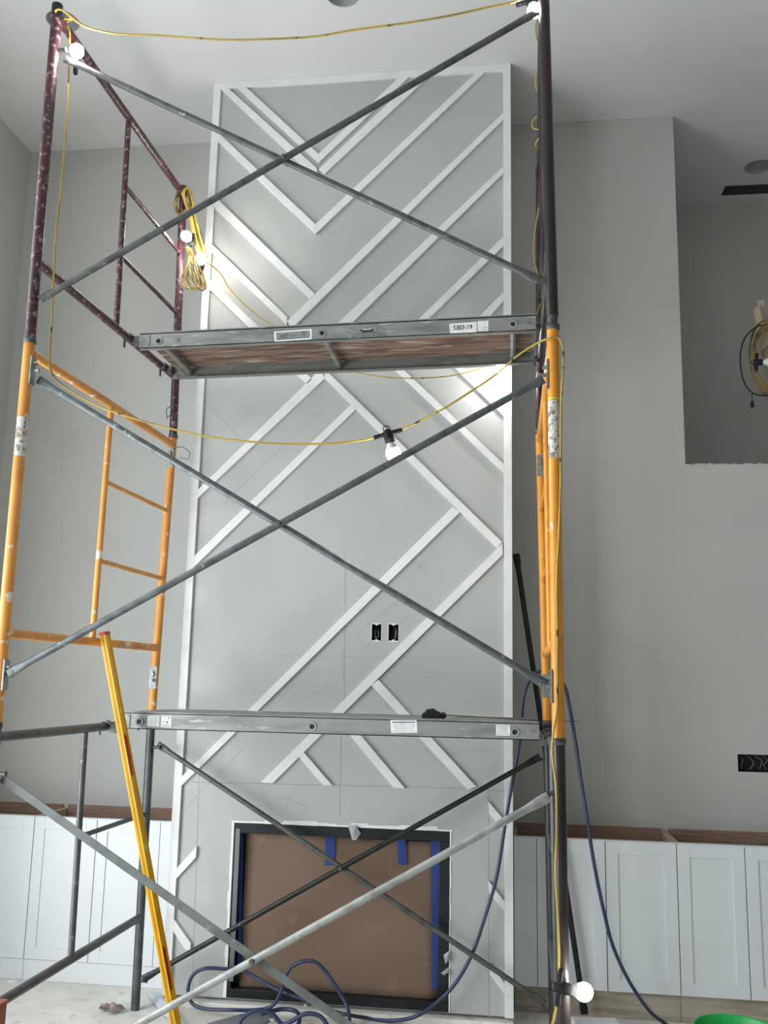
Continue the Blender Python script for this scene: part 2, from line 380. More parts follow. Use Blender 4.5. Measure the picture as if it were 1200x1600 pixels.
for q in [[(272, 1356), (307, 1323), (306, 1340), (270, 1373)], [(265, 1436), (298, 1474), (297, 1485), (289, 1484), (265, 1455)], [(763, 1252), (793, 1282), (793, 1303), (764, 1270)], [(763, 1376), (794, 1409), (794, 1425), (764, 1395)], [(765, 1505), (795, 1537), (795, 1555), (765, 1522)]]:
    pts = [ony(*p, YT) for p in reversed(q)]
    for p in pts: p.x = min(max(p.x, UI0 + .0002), UI1 - .0002)
    trim(pts)

# electrical boxes in the panel
for i, (a, b, c, d) in enumerate(boxes):
    t = thing('electrical_box', ['empty electrical box in the chevron wall, left of the two', 'empty electrical box in the chevron wall, right of the two, beside the slat'][i], 'electrical box')
    m_ = MB(); e = .001
    m_.add([(a + e, YP - .001, c + e), (b - e, YP - .001, c + e), (b - e, YP - .001, d - e), (a + e, YP - .001, d - e), (a + e, YP + .06, c + e), (b - e, YP + .06, c + e), (b - e, YP + .06, d - e), (a + e, YP + .06, d - e)], [(0, 1, 5, 4), (1, 2, 6, 5), (2, 3, 7, 6), (3, 0, 4, 7), (4, 5, 6, 7)])
    m_.build('box_shell', 'boxdark', t)
    m_ = MB()
    for z in (c, d): m_.box(((a + b) / 2 - .007, YP - .002, z - .006), ((a + b) / 2 + .007, YP + .002, z + .006))
    m_.box((a - .004, YP - .0015, c - .004), (a, YP + .001, d + .004)); m_.box((a - .004, YP - .0015, c - .005), (b + .004, YP + .001, c)); m_.box((a - .004, YP - .0015, d), (b + .004, YP + .001, d + .005)); m_.box((b, YP - .0015, c - .004), (b + .004, YP + .001, d + .004))
    m_.build('mounting_tab', 'trim', t)
    m_ = MB()
    if i == 0: m_.tube(spline([(a + .02, YP + .03, c + .06), (a + .014, YP + .02, c + .035), (a + .022, YP + .015, c + .014), (a + .036, YP + .02, c + .03), (a + .03, YP + .03, c + .055)], 6), .0022, 6)
    else:
        for k in range(2): m_.tube(spline([(a + .028 + k * .008, YP + .05, d - .008), (a + .036 + k * .003, YP + .02, c + .045), (a + .028 + k * .009, YP + .03, c + .008)], 6), .0025, 6)
    m_.build('wire', 'wire', t)
t = thing('electrical_box', 'long open electrical box full of loose wires low on the right wall', 'electrical box')
m_ = MB(); a, b, c, d = OX0 + .001, OX1 - .001, OZ0 + .001, OZ1 - .001
m_.add([(a, YB - .001, c), (b, YB - .001, c), (b, YB - .001, d), (a, YB - .001, d), (a, YB + .07, c), (b, YB + .07, c), (b, YB + .07, d), (a, YB + .07, d)], [(0, 1, 5, 4), (1, 2, 6, 5), (2, 3, 7, 6), (3, 0, 4, 7), (4, 5, 6, 7)]); m_.build('box_shell', 'boxdark', t)
for k in range(7):
    m_ = MB(); x = a + .02 + k * .042
    m_.tube(spline([(x, YB + .05, d - .01), (x + rr.uniform(.0, .03), YB + .02, d - .03), (x + rr.uniform(-.01, .03), YB + .02, c + .04), (x + rr.uniform(-.02, .02), YB + .035, c + .012)], 6), .0026, 6); m_.build('wire', 'wire', t)

# ================================================================== fireplace
t = thing('fireplace', 'black metal fireplace opening masked with brown cardboard below the chevron wall', 'fireplace')
yf = YP - .004
mb = MB()
mb.box((FX0, yf, FZ1 - .052), (FX1, yf + .09, FZ1)); mb.box((FX0, yf, FZ0), (FX1, yf + .09, FZ0 + .045))
mb.box((FX0, yf, FZ0 + .045), (FX0 + .022, yf + .09, FZ1 - .052)); mb.box((FX1 - .055, yf, FZ0 + .045), (FX1, yf + .09, FZ1 - .052))
mb.build('surround', 'firemetal', t, bevel=.002)
mb = MB(); mb.box((FX0 + .02, yf + .07, FZ0 + .02), (FX1 - .02, yf + .45, FZ1 - .02)); mb.build('firebox', 'firemetal', t)
mb = MB(); mb.box((FX0 + .012, yf - .004, FZ0 + .08), (FX0 + .036, yf + .012, FZ1 - .03)); mb.build('side_strip', 'steelstrip', t, bevel=.001)
mb = MB()
N = 14; pts = []; x0, x1, z0, z1 = FX0 + .055, FX1 - .052, FZ0 + .035, FZ1 - .045
for i in range(N + 1):
    for j in range(N + 1):
        u, w = i / N, j / N
        zt = z1 + .012 * (1 - u) - .022 * u * (1 if w > .9 else 0) + .006 * math.sin(7 * u)
        pts.append((x0 + (x1 - x0) * u, yf + .052 + .004 * math.sin(5 * u + 3 * w) + .003 * math.sin(9 * w), z0 + (zt - z0) * w + .008 * (1 - w) * math.cos(3 * u)))
mb.add(pts, [(i * (N + 1) + j, (i + 1) * (N + 1) + j, (i + 1) * (N + 1) + j + 1, i * (N + 1) + j + 1) for i in range(N) for j in range(N)], True)
o = mb.build('cardboard_sheet', 'cardboard', t); sd = o.modifiers.new('s', 'SOLIDIFY'); sd.thickness = .003; sd.offset = 1
def tape(x0, y0, x1, y1, dx=0):
    a, b, c, d = ony(x0, y0, yf + .038), ony(x1, y0 + 1, yf + .038), ony(x1 + dx, y1, yf + .044), ony(x0 + dx, y1, yf + .044)
    m_ = MB(); m_.prism([d, c, b, a], (0, .0012, 0)); m_.build('masking_tape', 'tape', t)
tape(375, 1296, 380.5, 1510, -4); tape(509, 1302, 524, 1352, -1); tape(620, 1306, 633, 1351, 3); tape(674, 1312, 690, 1544, 1)
# filler along the top and sides, clear film tabs
mb = MB()
a = ony(363, 1284, YP - .002); b = ony(705, 1297, YP - .002)
x = FX0 - .012
while x < FX1 + .01:
    w = rr.uniform(.04, .1); mb.box((x, YP - rr.uniform(.002, .005), FZ1 - .001), (min(x + w, FX1 + .012), YP + .001, FZ1 + rr.uniform(.008, .022))); x += w
z = FZ0
while z < FZ1:
    w = rr.uniform(.05, .12); mb.box((FX0 - rr.uniform(.010, .02), YP - rr.uniform(.002, .004), z), (FX0 + .001, YP + .001, min(z + w, FZ1))); mb.box((FX1 - .001, YP - rr.uniform(.002, .004), z), (FX1 + rr.uniform(.004, .009), YP + .001, min(z + w, FZ1))); z += w
mb.build('trim_%d' % (tn[0] + 1), 'caulk', **S)
def film(name, label, px, Y, dep=.02, m='clear', cat='plastic film'):
    pts = [ony(*p, Y) for p in px]; c = sum(pts, V()) / len(pts); n = len(pts)
    mb = MB(); q = [p + V((0, rr.uniform(-dep, dep) * .4, 0)) for p in pts] + [c + V((0, -dep, 0)), c + V((0, -dep * .2, .004))]
    mb.add(q, [(i, (i + 1) % n, n) for i in range(n)] + [(i, (i + 1) % n, n + 1) for i in range(n)])
    o = mb.build(name, m); o['label'] = label; o['category'] = cat
    sd = o.modifiers.new('s', 'SOLIDIFY'); sd.thickness = .0012; return o
film('plastic_film', 'crumpled clear plastic film tab hanging at the middle of the fireplace top', [(544, 1291), (556, 1289), (564, 1302), (556, 1313), (550, 1312)], YP - .012)
film('plastic_film', 'upper scrap of clear plastic film on the right edge of the fireplace', [(693, 1492), (703, 1484), (704, 1498), (696, 1506)], YP - .010)
film('plastic_film', 'lower scrap of clear plastic film on the right edge of the fireplace', [(689, 1520), (701, 1512), (703, 1518), (694, 1523)], YP - .010)

# ================================================================== cabinets
YD = 1.872; DT = .019; ZD0, ZD1 = .118, .868
def door(x0, x1, t, z0=ZD0, z1=ZD1):
    g = .0022; x0 += g; x1 -= g; fr = .062
    mb = MB(); y0, y1 = YD - DT, YD - .001
    mb.box((x0, y0, z0), (x0 + fr, y1, z1)); mb.box((x1 - fr, y0, z0), (x1, y1, z1))
    mb.box((x0 + fr, y0, z0), (x1 - fr, y1, z0 + fr)); mb.box((x0 + fr, y0, z1 - fr), (x1 - fr, y1, z1))
    mb.box((x0 + fr - .001, y0 + .0065, z0 + fr - .001), (x1 - fr + .001, y1 - .003, z1 - fr + .001))
    mb.build('door', 'cab', t, bevel=.0012)
def cabinet(x0, x1, doors, label, fillers=(), z0=ZD0, toe='cab', toe_y=0.0):
    t = thing('base_cabinet', label, 'cabinet', 'open-topped white base cabinets'); t.location = (0, 0, 0)
    e = .001; mb = MB(); yb = YB - .003
    mb.box((x0 + e, YD, z0), (x0 + .018, yb, .873)); mb.box((x1 - .018, YD, z0), (x1 - e, yb, .873))
    mb.box((x0 + .018, YD, z0), (x1 - .018, yb, z0 + .018)); mb.build('carcass', 'palewood', t)
    mb = MB(); mb.box((x0 + .018, yb - .019, z0 + .018), (x1 - .018, yb, .893)); mb.build('back_panel', 'ply', t)
    mb = MB(); mb.box((x0 + .018, yb - .034, .80), (x1 - .018, yb - .0195, .868)); mb.build('nailing_rail', 'ply', t)
    mb = MB(); mb.box((x0 + e, YD - .018, .8685), (x1 - e, YD + .02, .874)); mb.build('front_rail', 'cab', t)
    for a, b in zip(doors[:-1], doors[1:]): door(a, b, t, z0)
    for a, b in fillers:
        mb = MB(); mb.box((a + e, YD - DT, z0), (b - e, YD, .868)); mb.build('filler_panel', 'cab', t, bevel=.001)
    mb = MB(); mb.box((x0 + e, YD + toe_y, .001), (x1 - e, YD + toe_y + .018, z0 - .003)); mb.build('toe_kick', toe, t, bevel=.001)
    return t
cabinet(XL + .004, -.786, [-1.414, -1.165, -.786], 'white shaker base cabinet at the left edge of the photo, against the left wall', z0=.112, toe_y=-.012)
cabinet(-.786, CX0 - .003, [-.786, -.411, -.038], 'white shaker base cabinet left of the chimney breast, seen through the scaffold', [(-.038, CX0 - .003)], z0=.112, toe_y=-.012)
cabinet(CX1 + .003, 2.757, [2.038, 2.394, 2.757], 'white shaker base cabinet right of the chimney breast, behind the right scaffold posts', [(CX1 + .003, 2.038)], .134, 'toewood', .012)
cabinet(2.757, 3.50, [2.757, 3.097, 3.50], 'white shaker base cabinet at the right edge of the photo, behind the green bucket', (), .134, 'toewood', .012)

# ================================================================== scaffold
PR = .0225
Z1, Z2, Z3 = 1.4786, 3.0026, 4.5266
J = {'LN': [(-.008, .0015), (-.0283, -.0097), (-.0256, -.0196), (-.033, -.0287)], 'LF': [(.006, 1.5223), (-.0033, 1.5194), (.0271, 1.5037), (-.0071, 1.5119)],
     'RN': [(2.0818, .0003), (2.0726, -.001), (2.0683, -.0033), (2.0452, -.0168)], 'RF': [(2.1071, 1.5232), (2.087, 1.5179), (2.0637, 1.5252), (2.0758, 1.5062)]}
LV = [0, Z1, Z2, Z3]
def pp(n, z):
    for i in range(3):
        if z <= LV[i + 1] or i == 2:
            t = (z - LV[i]) / (LV[i + 1] - LV[i]); a, b = J[n][i], J[n][i + 1]
            return V((a[0] + (b[0] - a[0]) * t, a[1] + (b[1] - a[1]) * t, z))
def lerp(a, b, t): return a + (b - a) * t
scaffold = thing('scaffold', 'three-level steel scaffold tower with maroon, yellow-orange and grey frames in front of the chevron wall', 'scaffold')
UP = .7514 / 1.524
def frame(side, lvl, mname, label, plates, postm=None):
    z0, z1 = LV[lvl], LV[lvl + 1]; N_, F2 = side + 'N', side + 'F'
    zt, zb = z1 - .047, (z0 + .3458 if lvl else .446)
    pm = postm or mname
    mb = MB(); mb.cur = 0
    for n in (N_, F2):
        e = .0006; mb.tube([pp(n, z0 + (.045 if (lvl == 2 and n == 'RN') else e)), pp(n, z1 - e)], PR, 20)
    mb.cur = 1
    for z in (zt, zb):
        a, b = pp(N_, z), pp(F2, z); d = (b - a).normalized(); mb.tube([a + d * (PR * .8), b - d * (PR * .8)], .0195, 14)
    t = mb.build('scaffold_frame', [pm, mname], scaffold, label=label)
    for n in (N_, F2):
        if lvl < 2:
            mb = MB(); mb.tube([pp(n, z1 - .06), pp(n, z1 + .055)], PR - .003, 16); mb.lathe([(PR - .003, -.012), (PR + .0035, -.012), (PR + .0035, .010), (PR - .003, .010)], pp(n, z1), (0, 0, 1), 20)
            mb.build('coupling_pin', 'darkgalv', t)
        else:
            mb = MB(); mb.tube([pp(n, z1 - .055), pp(n, z1 + .002)], PR + .0008, 20); mb.build('post_cap', 'blacksteel', t)
    a, b = lerp(pp(N_, zb), pp(F2, zb), UP), lerp(pp(N_, zt), pp(F2, zt), UP)
    mb = MB(); mb.tube([a + V((0, 0, .018)), b - V((0, 0, .018))], .0145, 12); mb.build('inner_upright', mname, t)
    ks = (1 / 3, 2 / 3) if lvl else (.52,)
    for k in ks:
        z = zb + (zt - zb) * k; A = lerp(a, b, k)
        mb = MB(); q = pp(F2, z); d = (q - A).normalized(); mb.tube([A + d * .012, q - d * .019], .0115, 10); mb.build('rung', mname, t)
    ins = 1 if side == 'L' else -1
    for n in (N_, F2):
        for z in plates:
            c = pp(n, z); mb = MB()
            if lvl == 1 and n[1] == 'F':            # slotted lock plate facing the room
                yf_ = c.y - PR - .001
                grid_plate(mb, c.x - .019, c.x + .019, z - .058, z + .058, [(c.x - .006, c.x + .006, z + .005, z + .035)], lambda u, w, d: (u, yf_ + d, w), .004)
                mb.lathe([(.0075, 0), (.0075, .02), (.0095, .021), (.0095, .025), (0, .026)], (c.x, yf_ + .002, z - .015), (0, -1, 0), 10, False)
                mb.obox((c.x, yf_ - .006, z + .02), (.005, 0, .004), (0, .006, 0), (-.004, 0, .012))
                mb.build('brace_lock', 'platesteel', t)
            elif lvl == 1:
                mb.box((c.x + ins * (PR - .003), c.y - .019, z - .058), (c.x + ins * (PR + .003), c.y + .019, z + .058))
                mb.lathe([(.0075, 0), (.0075, .022), (.0095, .023), (.0095, .027), (0, .028)], (c.x + ins * (PR + .002), c.y, z), (ins, 0, 0), 10, False)
                mb.obox((c.x + ins * (PR + .010), c.y, z + .03), (.008, 0, .0), (0, .012, 0), (0, 0, .003))
                mb.build('brace_lock', 'platesteel', t)
            elif lvl == 2 and n[1] == 'F': continue
            else:
                mb.lathe([(.0085, 0), (.0085, .032), (.011, .033), (.011, .037), (0, .038)], (c.x + ins * (PR - .003), c.y, z), (ins, 0, 0), 10, False)
                mb.build('brace_stud', 'darkgalv', t)
    return t
fl = []
f0 = frame('L', 0, 'greypaint', 'dark grey steel frame, bottom left', (.14, 1.30))
f1 = frame('R', 0, 'greypaint', 'dark brown steel frame, bottom right', (.13, 1.30), 'brownsteel')
f2 = frame('L', 1, 'yellowpale', 'yellow-orange frame, middle left', (1.666, 2.876))
f3 = frame('R', 1, 'yellow', 'yellow-orange frame, middle right', (1.666, 2.815))
f4 = frame('L', 2, 'maroon', 'paint-splattered maroon frame, top left', (3.19, 4.31))
f5 = frame('R', 2, 'shadedmaroon', 'maroon frame with shade darkened into its colour, top right', (3.19, 4.33))
# maker's labels wrapped round the yellow posts
def wrap(n, za, zb, a0, a1, t, m='wornlabel'):
    mb = MB(); k = 12; r = PR + .0008; vs = []
    for z in (za, zb):
        c = pp(n, z)
        for i in range(k + 1):
            a = a0 + (a1 - a0) * i / k; vs.append((c.x + r * math.cos(a), c.y + r * math.sin(a), z))
    mb.add(vs, [(i, i + 1, i + k + 2, i + k + 1) for i in range(k)], True); mb.build('post_label', m, t)
wrap('RN', 2.49, 2.71, -2.9, -.4, f3); wrap('LN', 2.52, 2.68, -2.2, .1, f2)
wrap('RN', 2.715, 2.722, -2.9, -.4, f3, 'vial')
# spring clip at the left far coupling and bent wire
mb = MB(); c = pp('LF', 3.13)
mb.tube(spline([c + V((-.03, -.02, -.03)), c + V((-.035, -.03, .02)), c + V((-.012, -.03, .035)), c + V((-.01, -.03, -.01)), c + V((-.028, -.03, -.02))], 6), .003, 6); mb.build('spring_clip', 'darkgalv', f4)
mb = MB(); q = [ony(*p, 1.49) for p in ((272, 702), (280, 698), (286, 698), (297, 707), (295, 718), (281, 715))]; mb.tube(q, .0022, 6); mb.build('bent_wire', 'darkgalv', f2)

def brace(a, b, mname, t, r=.0135, angle=False, flat=.05):
    a, b = V(a), V(b); d = (b - a).normalized(); n = V((0, 1, 0)); s_ = d.cross(n).normalized(); L = (b - a).length
    mb = MB()
    if angle:
        mb.obox((a + b) / 2 , d * L / 2, s_ * .015, n * .0016)
        mb.obox((a + b) / 2 + s_ * -.0135 + n * .014, d * L / 2, s_ * .0016, n * .0125)
    else:
        P = [a + d * .012, a + d * flat, a + d * (flat + .05), b - d * (flat + .05), b - d * flat, b - d * .012]
        fl_ = r * 1.35, r * .32
        mb2 = []
        n_ = 14; vs = []; radii = [fl_, fl_, (r, r), (r, r), fl_, fl_]
        for p, (ra, rb) in zip(P, radii):
            for k in range(n_): vs.append(p + s_ * (ra * math.cos(2 * PI * k / n_)) + n * (rb * math.sin(2 * PI * k / n_)))
        mb.add(vs, [(i * n_ + k, i * n_ + (k + 1) % n_, (i + 1) * n_ + (k + 1) % n_, (i + 1) * n_ + k) for i in range(5) for k in range(n_)], True)
        mb.add(vs[:n_], [tuple(reversed(range(n_)))]); mb.add(vs[-n_:], [tuple(range(n_))])
        for p, sg in ((a, 1), (b, -1)):
            c = p + d * sg * .028; mb.lathe([(.0085, -.0062), (.0085, .0062)], c, n, 12, False)   # eyelet
            mb.lathe([(0, -.0064), (.0085, -.0064)], c, n, 12, False)
    return mb.build('cross_brace' if t is scaffold else 'brace_bar', mname, t)
def cross(label, a0, a1, b0, b1, ma, mb_, angleb=False, anglea=False, y=0, dy=.014):
    A0, A1, B0, B1 = V((a0[0], y - dy, a0[1])), V((a1[0], y - dy, a1[1])), V((b0[0], y + dy, b0[1])), V((b1[0], y + dy, b1[1]))
    t = brace(A0, A1, ma, scaffold, angle=anglea); brace(B0, B1, mb_, scaffold, angle=angleb)
    # crossing point
    x1, z1_, x2, z2_, x3, z3_, x4, z4_ = A0.x, A0.z, A1.x, A1.z, B0.x, B0.z, B1.x, B1.z
    den = (x1 - x2) * (z3_ - z4_) - (z1_ - z2_) * (x3 - x4)
    px = ((x1 * z2_ - z1_ * x2) * (x3 - x4) - (x1 - x2) * (x3 * z4_ - z3_ * x4)) / den; pz = ((x1 * z2_ - z1_ * x2) * (z3_ - z4_) - (z1_ - z2_) * (x3 * z4_ - z3_ * x4)) / den
    m_ = MB(); m_.lathe([(0, -.036), (.008, -.035), (.011, -.030), (.011, -.027), (.006, -.026), (.006, .028), (.010, .029), (.010, .034), (0, .035)], (px, y, pz), (0, 1, 0), 12, False)
    m_.build('pivot_bolt', 'darkgalv', t); return t
def ends(side, y, z): return (pp(side + ('N' if y < 1 else 'F'), z).x + (.027 if side == 'L' else -.027), z)
def xpair(za, zb_, zc, zd, y, ma, mb_, **kw):       # bar 1 left za -> right zb, bar 2 left zc -> right zd
    cross('', ends('L', y, za), ends('R', y, zb_), ends('L', y, zc), ends('R', y, zd), ma, mb_, y=y, **kw)
xpair(3.172, 4.330, 4.296, 3.188, -.012, 'darkgalv', 'darkgalv')
xpair(1.664, 2.800, 2.852, 1.664, -.008, 'galv', 'galv')
xpair(.130, 1.296, 1.282, .100, 0, 'palesteel', 'anglesteel', angleb=True)
xpair(.146, 1.322, 1.322, .146, 1.521, 'blacksteel', 'darkgalv')

# loose brace leaning beside the chimney breast
a, b = ony(806, 862, 1.80), ony(914, 1589, 1.818); b.z = max(b.z, .016); a.x = max(a.x, CX1 + .0155)
t = thing('loose_brace', 'loose black steel brace leaning on the right side of the chimney breast', 'brace')
brace(a, b, 'blacksteel', t, r=.0145)

# planks
def plank(x0, x1, y0, y1, zb, zt, label, railz, tilt=0.0, top='alutop'):
    t = thing('scaffold_plank', label, 'scaffold plank')
    def Z(x, z): return z + tilt * (x - x0)
    def P(x, y, z): return (x, y, Z(x, z))
    def slab(mb, a, b):
        vs = [P(a[0], a[1], a[2]), P(b[0], a[1], a[2]), P(b[0], b[1], a[2]), P(a[0], b[1], a[2]), P(a[0], a[1], b[2]), P(b[0], a[1], b[2]), P(b[0], b[1], b[2]), P(a[0], b[1], b[2])]
        mb.add(vs, [(0, 3, 2, 1), (4, 5, 6, 7), (0, 1, 5, 4), (1, 2, 6, 5), (2, 3, 7, 6), (3, 0, 4, 7)])
    for ya, yb, s_ in ((y0, y0 + .003, 1), (y1 - .003, y1, -1)):
        mb = MB(); slab(mb, (x0, ya, zb), (x1, yb, zt))                       # web of the C-shaped rail
        yi = y0 if s_ == 1 else y1
        slab(mb, (x0, yi, zb), (x1, yi + s_ * .032, zb + .004)); slab(mb, (x0, yi, zt - .004), (x1, yi + s_ * .03, zt))
        slab(mb, (x0, yi - s_ * .006, zt), (x1, yi + s_ * .01, zt + .005))
        mb.build('side_rail', 'alu', t)
    mb = MB(); slab(mb, (x0 + .01, y0 + .0305, zt - .016), (x1 - .01, y1 - .0305, zt - .004)); mb.build('deck_board', 'deckply', t)
    mb = MB(); slab(mb, (x0 + .01, y0 + .0305, zt - .0035), (x1 - .01, y1 - .0305, zt + .001)); mb.build('deck_sheet', top, t)
    zc = (zb + zt) / 2
    for fx in (.052, .475, .945):
        x = x0 + (x1 - x0) * fx
        mb = MB(); mb.tube([P(x, y0 + .0035, zc - .004), P(x, y1 - .0035, zc - .004)], .0160, 14); mb.build('cross_tube', 'alu', t)
        mb = MB(); mb.lathe([(.012, -.001), (.012, -.005), (.0195, -.0055), (.0205, .0005), (.0195, .001)], P(x, y0, zc - .004), (0, 1, 0), 18, False); mb.build('tube_collar', 'palesteel', t)
        mb = MB(); mb.lathe([(0, -.0016), (.0122, -.0016)], P(x, y0 - .0005, zc - .004), (0, 1, 0), 16, False); mb.build('tube_bore', 'boxdark', t)
    for xe, s_ in ((x0, -1), (x1, 1)):
        for y in (y0, y1):
            sg = 1 if y == y0 else -1
            mb = MB(); ya, yb = sorted((y - sg * .004, y + sg * .001))
            slab(mb, (min(xe, xe - s_ * .055), ya, zb + .006), (max(xe, xe - s_ * .055), yb, zt - .008))
            for i in (-1, 1):
                for j in (-1, 1): mb.lathe([(.003, 0), (.003, .0025), (0, .003)], P(xe - s_ * (.0275 + i * .018), y - sg * .004, zc - .001 + j * .02), (0, -sg, 0), 8, False)
            mb.lathe([(.009, 0), (.009, .002), (.006, .0022)], P(xe - s_ * .0275, y - sg * .004, zc - .001), (0, -sg, 0), 14, False)
            mb.build('end_plate', 'alu', t)
            # hook over the frame rail
            sd_ = 'L' if s_ < 0 else 'R'; hx = lerp(pp(sd_ + 'N', railz).x, pp(sd_ + 'F', railz).x, (y + sg * .02) / 1.52); h = MB(); pts = []
            rz = railz; Rr = .0235
            for k in range(9):
                a = PI * k / 8; pts.append((hx + s_ * Rr * -math.cos(a), y + sg * .02, rz + Rr * math.sin(a)))
            poly = [V((hx + s_ * (Rr + .006) * -math.cos(PI * k / 8), 0, rz + (Rr + .006) * math.sin(PI * k / 8))) for k in range(9)]
            inn = [V((hx + s_ * Rr * -math.cos(PI * k / 8), 0, rz + Rr * math.sin(PI * k / 8))) for k in range(9)]
            vs = []
            for yy in (y + sg * .004, y + sg * .042):
                vs += [(q.x, yy, q.z) for q in poly] + [(q.x, yy, q.z) for q in inn]
            fs = []
            for k in range(8):
                fs += [(k, k + 1, k + 19, k + 18), (k + 9, k + 10, k + 28, k + 27), (k, k + 1, k + 10, k + 9), (k + 18, k + 19, k + 28, k + 27)]
            h.add(vs, fs)
            h.box((min(hx - s_ * Rr, xe) - .001, y + sg * .004, rz - .03), (max(hx - s_ * Rr, xe) + .001, y + sg * .042, rz + .012))
            h.box((hx + s_ * (Rr + .001), y + sg * .008, rz - .04), (hx + s_ * (Rr + .007), y + sg * .03, rz + .002))
            h.build('end_hook', 'galv', t)
    return t, (lambda x, z: Z(x, z))
tp, TZ = plank(.060, 2.030, .870, 1.370, 3.290, 3.367, 'upper scaffold plank with a worn plywood underside and a number plate', 3.348, .019)
bp, BZ = plank(.062, 2.032, .935, 1.435, 1.426, 1.501, 'lower scaffold plank, pale metal, with the tape measure lying on it', 1.432, .000)
def sticker(t, px0, px1, y, Z, tz0, tz1, m, name='sticker'):
    """flat label on the near face between two pixel columns"""
    a = ony(px0[0], px0[1], y - .0045); b = ony(px1[0], px1[1], y - .0045)
    return a, b
def label_quad(t, tl, tr, br, bl, y, m, name='sticker', th=.0005):
    q = [ony(*p, y) for p in (bl, br, tr, tl)]
    mb = MB(); mb.prism(q, (0, th, 0)); o = mb.build(name, m, t); return q, o
def lines(par, q, rows, m='greyink', y_off=.0004, th=.0015, l=.08, r=.92):
    bl, br, tr, tl = q; mb = MB()
    for (h, a, b, w) in rows:
        P0 = lerp(lerp(bl, tl, h), lerp(br, tr, h), a); P1 = lerp(lerp(bl, tl, h), lerp(br, tr, h), b); up = V((0, 0, w)); o_ = V((0, -y_off, 0))
        mb.add([P0 + o_, P1 + o_, P1 + up + o_, P0 + up + o_], [(0, 1, 2, 3)])
    mb.build('print', m, par)
def rows(n, seed, w=.0014, lo=.12, hi=.8):
    r_ = random.Random(seed); out = []
    for i in range(n):
        h = lo + (hi - lo) * i / max(1, n - 1); x = .1 + r_.uniform(0, .05)
        while x < .85:
            L = r_.uniform(.05, .16); out.append((h, x, min(x + L, .92), w)); x += L + .025
    return out
def text_on(par, q, txt, size, m, fx=.5, fz=.5, bold=0, sx=1):
    bl, br, tr, tl = q; c = lerp(lerp(bl, tl, fz), lerp(br, tr, fz), fx) + V((0, -.0008, 0)); ux = (br - bl).normalized(); uz = V((0, 0, 1)); uz = (uz - ux * uz.dot(ux)).normalized()
    n = ux.cross(uz); mw = Matrix((ux, uz, n)).transposed().to_4x4(); mw.translation = c
    return text_mesh('print', txt, size, m, par, mw, bold=bold, sx=sx)
ya = .870 - .0008
q, o = label_quad(tp, (702, 506), (745, 503), (745, 519), (703, 521), ya, 'label', 'number_plate'); text_on(o, q, '5307-19', .033, 'ink', .48, .52, .0004, .84)
q, o = label_quad(tp, (746, 502), (763, 501), (763, 517), (747, 518), ya, 'label'); lines(o, q, rows(4, 5)[:14])
q, o = label_quad(tp, (428, 518), (487, 514), (487, 530), (429, 534), ya, 'label', th=.0004)
q2, o2 = label_quad(tp, (431, 520), (484, 516.5), (484, 528), (432, 531.5), ya - .0006, 'foil'); lines(o2, q2, rows(3, 8, .002)[:12])
q, o = label_quad(tp, (543, 512), (603, 509), (604, 525), (544, 529), ya, 'foil')
mb = MB(); c = lerp(q[0], q[2], .5) + V((0, -.0006, .009)); e = [c + V((.034 * math.cos(k * PI / 12), 0, .0085 * math.sin(k * PI / 12) + .014 * .034 * math.cos(k * PI / 12))) for k in range(24)]
mb.add(e, [tuple(range(24))]); mb.build('logo_oval', 'ink', o)
text_on(o, q, 'WERNER', .011, 'label', .5, .73, .0003); lines(o, q, rows(2, 4, .0028, .14, .38), 'ink')
q, o = label_quad(tp, (272, 527), (284, 526), (284, 536), (272, 537), ya, 'foil'); lines(o, q, rows(3, 9, .003), 'ink')
yb_ = .935 - .0008
q, o = label_quad(bp, (610, 1125), (651, 1125.5), (652, 1145), (611, 1145.5), yb_, 'label', 'warning_label'); lines(o, q, [(.80, .06, .94, .004)], 'ink'); lines(o, q, rows(6, 11, .0011, .1, .66))
q, o = label_quad(bp, (775, 1132), (797, 1133), (797, 1150), (775, 1149), yb_, 'label'); lines(o, q, rows(5, 12, .0018, .12, .8), 'ink')
q, o = label_quad(bp, (231, 1118.5), (249, 1118.5), (248, 1135), (230, 1134.5), yb_, 'label'); lines(o, q, rows(5, 13, .0016, .12, .8), 'greyink')
q, o = label_quad(bp, (252, 1118.5), (268, 1119), (267, 1137), (251, 1136), yb_, 'label')
mb = MB()
for fx, fz, s1 in ((.22, .48, .004), (.36, .74, .0055), (.62, .46, .0055), (.75, .85, .004)):
    c = lerp(lerp(q[0], q[3], fz), lerp(q[1], q[2], fz), fx) + V((0, -.0004, 0)); mb.add([c + V((s1 * math.cos(k * PI / 3 + fx * 4), 0, s1 * .8 * math.sin(k * PI / 3))) for k in range(6)], [tuple(range(6))])
mb.build('print', 'ink', o); lines(o, q, rows(2, 14, .0015, .1, .22), 'greyink')

